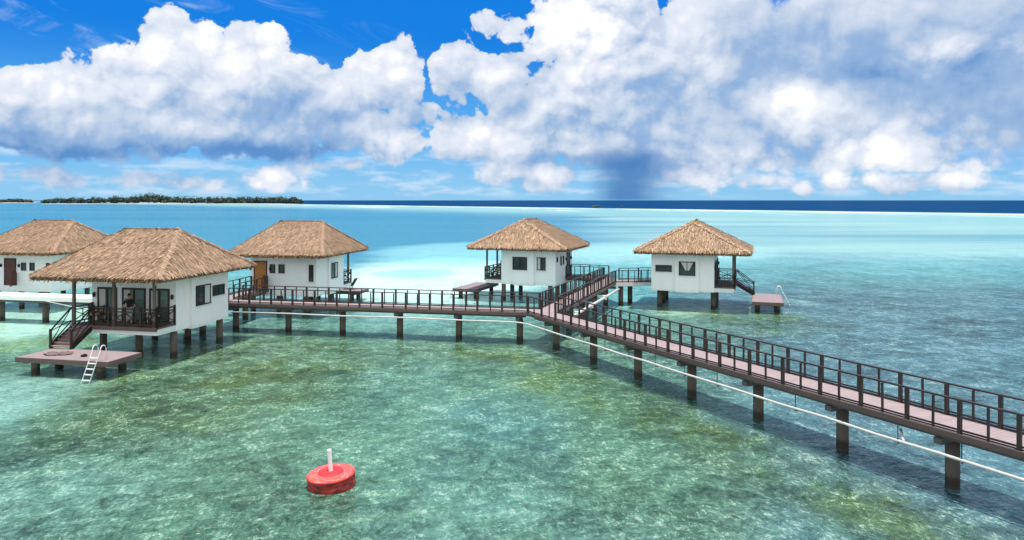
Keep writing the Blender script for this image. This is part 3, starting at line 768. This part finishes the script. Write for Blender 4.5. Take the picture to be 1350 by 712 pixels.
# ------------------------------------------------------------------ lagoon: sea bed sheet and water sheet
def ell(px0, py0, px1, py1):                  # an ellipse on the sea bed given by where its edges lie
    a_ = px2w((px0 + px1) / 2, py0); b_ = px2w((px0 + px1) / 2, py1); Yc = (a_.y + b_.y) / 2
    Xl = (px0 - 675) / F_PX * Yc; Xr = (px1 - 675) / F_PX * Yc
    return ((Xl + Xr) / 2, Yc, (Xr - Xl) / 2, abs(a_.y - b_.y) / 2)
def lagoon_group():
    g = bpy.data.node_groups.new('lagoon_bed', 'ShaderNodeTree'); Ex.tree = g
    g.interface.new_socket('Color', in_out='OUTPUT', socket_type='NodeSocketColor')
    g.interface.new_socket('Deep', in_out='OUTPUT', socket_type='NodeSocketFloat')
    out = g.nodes.new('NodeGroupOutput')
    pos = g.nodes.new('ShaderNodeNewGeometry').outputs['Position']; X, Y, Z = sep(pos)
    p2 = xyz(X, Y)
    n1 = noise(p2, .11, 4, .6); n2 = noise(xyz(X + 91, Y - 37), .11, 4, .6)
    n3 = noise(xyz(X * .6, Y), .014, 4, .6); n4 = noise(xyz(X * .6 + 400, Y - 300), .014, 4, .6)
    wx = X + (n1 - .5) * 6 + (n3 - .5) * (Y * .28 - 8).max(0).min(120); wy = Y + (n2 - .5) * 5 + (n4 - .5) * (Y * .5 - 16).max(0).min(260)
    def E_(px0, py0, px1, py1, soft=.5):
        cx, cy, rx, ry = ell(px0, py0, px1, py1)
        dx = (wx - cx) * (1 / rx); dy = (wy - cy) * (1 / ry); d = (dx * dx + dy * dy)
        return sstep(d, 1 + soft, max(.02, 1 - soft * 1.4))
    C = lambda *c: tuple(k / 1.45 for k in lin(*c))
    # broad water colours
    col = mixc(sstep(wy, 46, 70), C(92, 136, 114), C(106, 176, 176))
    right = sstep(wx - wy * .17, -1, 9)
    col = mixc(right * sstep(wy, 100, 66), col, C(84, 126, 136))
    # blue lagoon further out on the left, pale flats on the right
    col = mixc(sstep(wy, 82, 125), col, C(74, 150, 180))
    blueband = sstep(noise(xyz(X * .12, Y), .010, 4, .6), .42, .62)
    col = mixc(sstep(wy, 150, 260) * blueband * .7, col, C(52, 134, 178))
    flat = sstep(wx - wy * .10, -12, 18) * sstep(wy, 85, 118) * sstep(wy, 620, 380)
    fb = noise(xyz(X * .16, Y), .016, 5, .62)
    col = mixc(flat * sstep(fb, .72, .36) * .95, col, C(176, 218, 212))
    col = mixc(flat * sstep(fb, .54, .66) * .8, col, C(116, 180, 188))
    sand = E_(430, 338, 720, 408).max(E_(-80, 396, 170, 456)).max(E_(-120, 478, 110, 600) * .6)
    for e, c, k in (((430, 338, 720, 408), (206, 234, 224), .95), ((500, 318, 700, 352), (150, 216, 222), .85), ((700, 318, 1000, 350), (180, 232, 228), .7),
                    ((-80, 396, 170, 456), (170, 214, 196), .9), ((-120, 478, 110, 600), (140, 190, 176), .75), ((185, 445, 400, 478), (150, 196, 170), .55),
                    ((700, 440, 800, 470), (132, 176, 150), .55), ((830, 398, 960, 414), (165, 205, 175), .75), ((1020, 392, 1075, 402), (150, 200, 195), .3),
                    ((640, 356, 760, 366), (150, 215, 205), .6), ((490, 354, 600, 366), (110, 178, 168), .6)):
        col = mixc(E_(*e) * k, col, C(*c))
    # reef and sea-grass patches
    olive = noise(xyz(X, Y * .7), .32, 6, .66)
    om = sstep(olive, .42, .60)
    for e, c, k in (((150, 440, 470, 580), (90, 114, 56), .9), ((480, 440, 700, 478), (98, 134, 92), .6), ((870, 402, 1075, 440), (98, 134, 90), .85),
                    ((-40, 440, 120, 462), (118, 148, 88), .8), ((560, 520, 760, 660), (66, 116, 120), .6), ((200, 560, 420, 690), (92, 128, 104), .5),
                    ((930, 440, 1020, 470), (88, 124, 100), .5), ((760, 600, 1000, 720), (98, 134, 98), .5), ((-100, 580, 240, 800), (122, 172, 158), .6), ((420, 640, 900, 800), (104, 150, 138), .6)):
        col = mixc(E_(*e, .8) * (om * .55 + .45) * k, col, C(*c))
    dm = (wx - pM.x) * nM.x + (wy - pM.y) * nM.y        # green strip beside the long boardwalk
    strip = sstep((dm + 3.4)._m('ABSOLUTE'), 3.4, .6) * sstep(wy, 48, 42)
    col = mixc(strip * (om * .6 + .4) * .85, col, C(84, 112, 54))
    # deep ocean outside the reef, surf, pale rim
    gl = (Y * 9.1 + X * 12.54 - 8550) * (1 / 8550) + (noise(xyz(X, Y * .4), .02, 4, .6) - .5) * .05
    col = mixc(sstep(gl, -.62, -.30), col, C(150, 200, 202))
    col = mixc(sstep(gl, -.10, -.02), col, C(120, 190, 205))
    deep = sstep(gl, .0, .05)
    col = mixc(deep, col, C(14, 66, 112))
    # detail: coral heads, sand pockets and rippled light
    near = sstep(wy, 150, 40)
    coral = noise(p2, 1.1, 7, .70, .6); co2 = noise(xyz(X + Y * .12, Y * .55), 6.6, 4, .85, .8); big = noise(p2, .22, 5, .62)
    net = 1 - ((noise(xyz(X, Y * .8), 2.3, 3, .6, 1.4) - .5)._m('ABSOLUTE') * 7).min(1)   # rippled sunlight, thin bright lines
    k1 = sstep(coral, .38, .64); k2 = sstep(co2, .34, .68)
    br_ = (k1 * .50 + k2 * .46 + sstep(big, .30, .68) * .46 + sstep(noise(xyz(X - 55, Y * .8 + 20), .075, 4, .62), .34, .64) * .36 - .20) * near + (1 - near) * .80
    br_ = br_ + (Ex(1.0) - br_) * sand * .65
    dim = g.nodes.new('ShaderNodeVectorMath'); dim.operation = 'SCALE'
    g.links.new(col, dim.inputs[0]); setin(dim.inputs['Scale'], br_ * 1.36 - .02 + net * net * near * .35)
    col = dim.outputs[0]
    pale = sstep(co2 + (coral - .5) * .6, .55, .68) * near * (1 - deep) * (.35 + sstep(big, .38, .66) * .9)
    col = mixc(pale.sat() * .85, col, C(206, 230, 212))
    dark = sstep(coral + (co2 - .5) * .4, .40, .26) * near
    col = mixc(dark * .60, col, C(36, 62, 52))
    # foam on the reef edge
    fn = noise(xyz(X, Y * .15), .012, 4, .65)
    fo = sstep((gl + .055)._m('ABSOLUTE'), .055, .02) * sstep(fn, .36, .50)
    fo2 = sstep((gl + .24)._m('ABSOLUTE'), .10, .02) * sstep(fn, .52, .62) * .6
    col = mixc(fo.max(fo2).sat(), col, (.80, .82, .82))
    wc = sstep(noise(xyz(X * .5, Y), .55, 6, .72), .70, .76) * sstep(wx - wy * .17, 2, 9) * (1 - deep) * sstep(Y, 160, 60)
    col = mixc(wc * .7, col, (.6, .65, .65))
    g.links.new(sock(col), out.inputs[0]); setin(out.inputs[1], deep)
    return g
LG = lagoon_group()
bed = bpy.data.materials.new('sea_bed'); bed.use_nodes = True; t = bed.node_tree; Ex.tree = t
b = t.nodes['Principled BSDF']; b.inputs['Roughness'].default_value = 1; b.inputs['Specular IOR Level'].default_value = 0
gn = t.nodes.new('ShaderNodeGroup'); gn.node_tree = LG
sc_ = t.nodes.new('ShaderNodeVectorMath'); sc_.operation = 'SCALE'; t.links.new(gn.outputs[0], sc_.inputs[0]); sc_.inputs['Scale'].default_value = 1.75
t.links.new(sc_.outputs[0], b.inputs['Base Color'])
wat = bpy.data.materials.new('lagoon_water'); wat.use_nodes = True; t = wat.node_tree; Ex.tree = t
t.nodes.remove(t.nodes['Principled BSDF']); out = t.nodes['Material Output']
gn = t.nodes.new('ShaderNodeGroup'); gn.node_tree = LG
geo = t.nodes.new('ShaderNodeNewGeometry'); X, Y, Z = sep(geo.outputs['Position'])
rx = X * .93 + Y * .37; ry = Y * .93 - X * .37
wob = noise(xyz(X, Y), .25, 2) * 2.0
h1 = noise(xyz(rx * .65 + wob, ry * 1.3), 2.6, 4, .6, .4); h2 = noise(xyz(rx * .55, ry * 1.2 + wob), .75, 4, .6, .3); h3 = noise(xyz(rx * .5, ry), .16, 3, .5)
height = h1 * .17 + h2 * .46 + h3 * .34
bp = t.nodes.new('ShaderNodeBump'); bp.inputs['Strength'].default_value = 1.0; bp.inputs['Distance'].default_value = .9; setin(bp.inputs['Height'], height)
dif = t.nodes.new('ShaderNodeBsdfDiffuse'); t.links.new(gn.outputs[0], dif.inputs[0]); t.links.new(bp.outputs[0], dif.inputs['Normal'])
tr = t.nodes.new('ShaderNodeBsdfTransparent'); tr.inputs[0].default_value = (.90, .97, .97, 1)
mx = t.nodes.new('ShaderNodeMixShader'); setin(mx.inputs[0], Ex(gn.outputs[1]) * .2 + .78)
t.links.new(tr.outputs[0], mx.inputs[1]); t.links.new(dif.outputs[0], mx.inputs[2])
gls = t.nodes.new('ShaderNodeBsdfGlossy'); gls.inputs['Roughness'].default_value = .10; t.links.new(bp.outputs[0], gls.inputs['Normal'])
fr = t.nodes.new('ShaderNodeFresnel'); fr.inputs[0].default_value = 1.33; t.links.new(bp.outputs[0], fr.inputs['Normal'])
lw = (Ex(fr.outputs[0]) * .62).min(.32 - Ex(gn.outputs[1]) * .28)
m2 = t.nodes.new('ShaderNodeMixShader'); setin(m2.inputs[0], lw); t.links.new(mx.outputs[0], m2.inputs[1]); t.links.new(gls.outputs[0], m2.inputs[2])
t.links.new(m2.outputs[0], out.inputs[0])
def sheet(name, z, material):
    m = MB(); S = 45000; m.add([(-S, -S, z), (S, -S, z), (S, S, z), (-S, S, z)], [(0, 1, 2, 3)])
    o = m.build(name, material); o['kind'] = 'structure'; return o
sheet('sea_bed', -1.0, bed); sheet('lagoon_water', 0.0, wat)

# ------------------------------------------------------------------ sky
SUN_EL, SUN_AZ = R(84.5), R(150)                # azimuth from +Y (ahead) towards +X (right)
world = bpy.data.worlds.new('World'); scene.world = world; world.use_nodes = True
t = world.node_tree
def cu(px): return math.atan2(px - 675, F_PX)
def cv(px, py): return (HOR - py) / F_PX * math.cos(cu(px))
def cloud_group():
    g = bpy.data.node_groups.new('cumulus', 'ShaderNodeTree'); Ex.tree = g
    g.interface.new_socket('u', in_out='INPUT', socket_type='NodeSocketFloat'); g.interface.new_socket('v', in_out='INPUT', socket_type='NodeSocketFloat')
    g.interface.new_socket('D', in_out='OUTPUT', socket_type='NodeSocketFloat'); g.interface.new_socket('B', in_out='OUTPUT', socket_type='NodeSocketFloat'); g.interface.new_socket('M', in_out='OUTPUT', socket_type='NodeSocketFloat')
    gi = g.nodes.new('NodeGroupInput'); go = g.nodes.new('NodeGroupOutput')
    u, v = Ex(gi.outputs[0]), Ex(gi.outputs[1]); q = xyz(u, v)
    w1 = noise(q, 11, 3, .5, dims='2D'); w2 = noise(xyz(u + 7, v + 3), 11, 3, .5, dims='2D')
    uu = u + (w1 - .5) * .034; vv = v + (w2 - .5) * .030
    D = None
    # each mass: centre, half width, half height (photo pixels, read as directions), fullness
    BL_ = [(40, 142, 95, 54, 1), (150, 122, 72, 62, 1), (240, 78, 52, 62, 1.1), (205, 95, 40, 50, 1), (285, 92, 40, 44, 1), (338, 88, 42, 62, 1.1), (372, 120, 40, 45, 1), (405, 140, 70, 52, 1), (465, 135, 55, 56, 1), (522, 108, 36, 58, 1.1), (300, 160, 250, 46, 1), (90, 168, 130, 40, 1), (470, 170, 90, 36, 1),
           (610, 92, 38, 50, 1), (648, 105, 44, 36, 1), (690, 178, 85, 42, 1), (625, 178, 52, 34, 1), (720, 140, 42, 46, 1), (655, 35, 35, 16, .4),
           (790, 35, 80, 85, 1), (850, 110, 120, 90, 1), (930, 150, 140, 80, 1), (1040, 60, 200, 95, 1.1), (1190, 60, 250, 105, 1.2), (1010, 150, 170, 52, 1.1), (1330, 80, 140, 105, 1.1), (1170, 140, 150, 45, 1), (860, 194, 110, 28, 1),
           (700, 228, 50, 22, .45), (505, 204, 32, 14, .26), (30, 234, 70, 18, .22), (352, 231, 50, 18, .28), (225, 240, 70, 12, .18), (1190, 195, 105, 30, .62), (1090, 208, 70, 24, .5), (1150, 240, 150, 14, .36), (985, 205, 60, 20, .45), (930, 228, 60, 16, .36), (1000, 238, 90, 10, .26), (1260, 215, 50, 16, .3), (450, 220, 40, 10, .2)]
    for px, py, rx, ry, pk in BL_:
        k = max(pk, .5)
        du = (uu - cu(px)).muladd(F_PX / rx, 0.0); dv = (vv - cv(px, py)).muladd(F_PX / ry / math.cos(cu(px)), 0.0)
        e = (du * du).muladd(-k, pk); e = (dv * dv).muladd(-k, e); D = e if D is None else D.max(e)
    D = D.max(-2.5)
    # the sky outside the photograph: scattered cumulus
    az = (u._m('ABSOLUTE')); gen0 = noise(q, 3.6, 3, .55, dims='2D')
    gen = (((gen0 - .56 + sstep(az, 1.2, 1.9) * .16) * 5).min(.8) + 2.5) * (sstep(az, .66, .8).max(sstep(v, .34, .5))) - 2.5  # cover thickened behind the camera, added to bounce fill onto the walls
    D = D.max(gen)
    b1 = voro(xyz(uu, vv * 1.1), 17, 4, .5); b0 = voro(xyz(uu + 3, vv * 1.1), 7.5, 0)
    fb = noise(q, 46, 5, .62, dims='2D')
    bil = (.34 - b1) * 1.75 + (.30 - b0) * .70
    setin(go.inputs[0], D * .60 + bil + (fb - .5) * .50 + .10); setin(go.inputs[1], (.30 - b0) * .85 + (.34 - b1) * 1.15 + (fb - .5) * .12); setin(go.inputs[2], D.min(.85).max(-.6))
    return g
CG = cloud_group()
Ex.tree = t
dirv = t.nodes.new('ShaderNodeTexCoord').outputs['Generated']; x, y, z = sep(dirv)
hz = (x * x + y * y + 1e-6)._m('SQRT'); u = x._m('ARCTAN2', y); v = z / hz
def D_at(u_, v_):
    n = t.nodes.new('ShaderNodeGroup'); n.node_tree = CG; setin(n.inputs[0], u_); setin(n.inputs[1], v_); return Ex(n.outputs[0]), Ex(n.outputs[1]), Ex(n.outputs[2])
d0, s0, m0 = D_at(u, v); d1, s1, m1 = D_at(u - .006, v + .012); d2, s2, m2_ = D_at(u - .012, v + .042)
sky = t.nodes.new('ShaderNodeTexSky'); sky.sky_type = 'NISHITA'; sky.sun_disc = False
sky.sun_elevation = SUN_EL; sky.sun_rotation = SUN_AZ; sky.air_density = 1.0; sky.dust_density = .3; sky.ozone_density = 3.0
hs = t.nodes.new('ShaderNodeHueSaturation'); hs.inputs['Saturation'].default_value = 1.0; t.links.new(sky.outputs[0], hs.inputs['Color'])
K = 10.0                                     # background strength is 1/K
S = lambda *c: tuple(k * K for k in lin(*c))
azure = mixc(sstep(v, .0, .10), S(138, 198, 238), S(92, 176, 240))
azure = mixc(sstep(v, .07, .23), azure, S(4, 125, 224))
base = mixc(.96, hs.outputs['Color'], azure)
# thin high veil at the upper left
veil = sstep(noise(xyz(u * 2.2, v * 9 + u * 2), 3.2, 5, .65, .6, dims='2D'), .52, .78) * sstep(v, .10, .2) * sstep(u, -.1, -.42)
base = mixc(veil * .42, base, S(190, 215, 245))
low = sstep(noise(xyz(u * 3, v * 14), 4.0, 5, .6, dims='2D'), .42, .72) * sstep(v, .10, .05) * sstep(v, .0, .012)
base = mixc(low * .55, base, S(222, 236, 250))
edge = sstep(u, cu(900), cu(1050)).max(sstep(v, .075, .05))          # softer rims over the rain side and low down
alpha = sstep(d0 - edge * .0, .0, .12) * (1 - edge) + sstep(d0, -.12, .30) * edge
base = mixc(sstep(u, cu(1080), cu(1330)) * sstep(v, .02, .07) * .75, base, S(146, 186, 232))
lit = ((s0 - s1) * .72 + (s0 - s2) * .42) * (1 - sstep(u, cu(820), cu(960)) * .38) + ((m0 - m2_) * .24).min(.17).max(-.16)
def gauss(px, py, rx, ry):
    du = (u - cu(px)) * (F_PX / rx); dv = (v - cv(px, py)) * (F_PX / ry); return ((du * du + dv * dv) * -1.0)._m('EXPONENT')
P = gauss(778, 35, 60, 62) * .75 + gauss(925, 85, 38, 42) * .40 + gauss(1050, 138, 42, 30) * .62 + gauss(1275, 68, 60, 18) * .62 + gauss(250, 60, 130, 40) * .16 + gauss(520, 105, 50, 45) * .15 + gauss(1175, 198, 110, 34) * .62 \
    + gauss(150, 120, 70, 40) * .15 + gauss(960, 215, 90, 26) * .45 + gauss(700, 225, 60, 24) * .35 + gauss(690, 160, 90, 25) * .10 + gauss(1130, 238, 180, 14) * .50 + gauss(350, 230, 80, 20) * .3 + gauss(505, 204, 40, 18) * .3
N = gauss(1130, 80, 200, 60) * .36 + gauss(870, 110, 45, 60) * .22 + gauss(860, 212, 110, 22) * .62 + gauss(720, 208, 100, 12) * .30 + gauss(1030, 195, 120, 26) * .18 + gauss(180, 202, 240, 16) * .50 + gauss(350, 205, 60, 12) * .55 + gauss(420, 196, 110, 15) * .30 + gauss(300, 160, 260, 30) * .16 + gauss(60, 150, 100, 50) * .10 + gauss(1310, 190, 100, 70) * .26 + gauss(850, 150, 80, 60) * .08 + sstep(u, cu(800), cu(1000)) * .10
big = noise(xyz(u, v * 1.3), 9, 5, .6, dims='2D') - .5
tone = lit + P * .85 * (s0 * 2.4 + 1).max(.1) - N * .85 + big * .42 + .33
cc = mixc(sstep(tone, -.40, .06), S(92, 142, 200), S(150, 180, 218))
cc = mixc(sstep(tone, .0, .34), cc, S(196, 210, 230))
cc = mixc(sstep(tone, .28, .58), cc, S(226, 232, 244))
cc = mixc(sstep(tone, .54, .90), cc, S(255, 255, 255))
cc = mixc(sstep(u._m('ABSOLUTE'), 1.0, 1.7), cc, tuple(k * 1.2 for k in S(255, 255, 255)))   # unseen clouds behind the camera, over-whitened as added fill for facing walls
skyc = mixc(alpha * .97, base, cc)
# rain shaft under the dark base
rain = sstep(u + (big * .05), cu(762), cu(822)) * sstep(u + big * .05, cu(905), cu(830)) * sstep(v, .085, .045) * sstep(v, -.002, .002)
skyc = mixc(rain * .93, skyc, S(80, 130, 188))
# below the horizon
skyc = mixc(sstep(z, .0, -.01), skyc, S(60, 130, 170))
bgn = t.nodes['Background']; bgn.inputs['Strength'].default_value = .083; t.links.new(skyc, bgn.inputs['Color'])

sun = bpy.data.lights.new('sun', 'SUN'); sun.energy = 4.4; sun.angle = R(.55); sun.color = (1, .96, .90)
so = bpy.data.objects.new('sun', sun); COL.objects.link(so)
sd = Vector((math.sin(SUN_AZ) * math.cos(SUN_EL), math.cos(SUN_AZ) * math.cos(SUN_EL), math.sin(SUN_EL)))
so.rotation_euler = sd.to_track_quat('Z', 'Y').to_euler(); so.location = (0, 0, 60)

# ------------------------------------------------------------------ camera and render settings
cam = bpy.data.cameras.new('camera'); co = bpy.data.objects.new('camera', cam); COL.objects.link(co)
co.location = (0, 0, CAM_Z); co.rotation_euler = (R(90), 0, 0)
cam.sensor_width = 36; cam.lens = 36 * F_PX / 1350; cam.shift_y = -(356 - HOR) / 1350
cam.clip_start = .1; cam.clip_end = 100000
scene.camera = co
vs = scene.view_settings; vs.view_transform = 'Standard'; vs.look = 'None'; vs.gamma = 1; vs.exposure = .34; vs.use_curve_mapping = False
scene.cycles.use_denoising = True
scene.cycles.use_adaptive_sampling = True; scene.cycles.adaptive_threshold = .02
scene.cycles.max_bounces = 8; scene.cycles.transparent_max_bounces = 8; scene.cycles.diffuse_bounces = 3
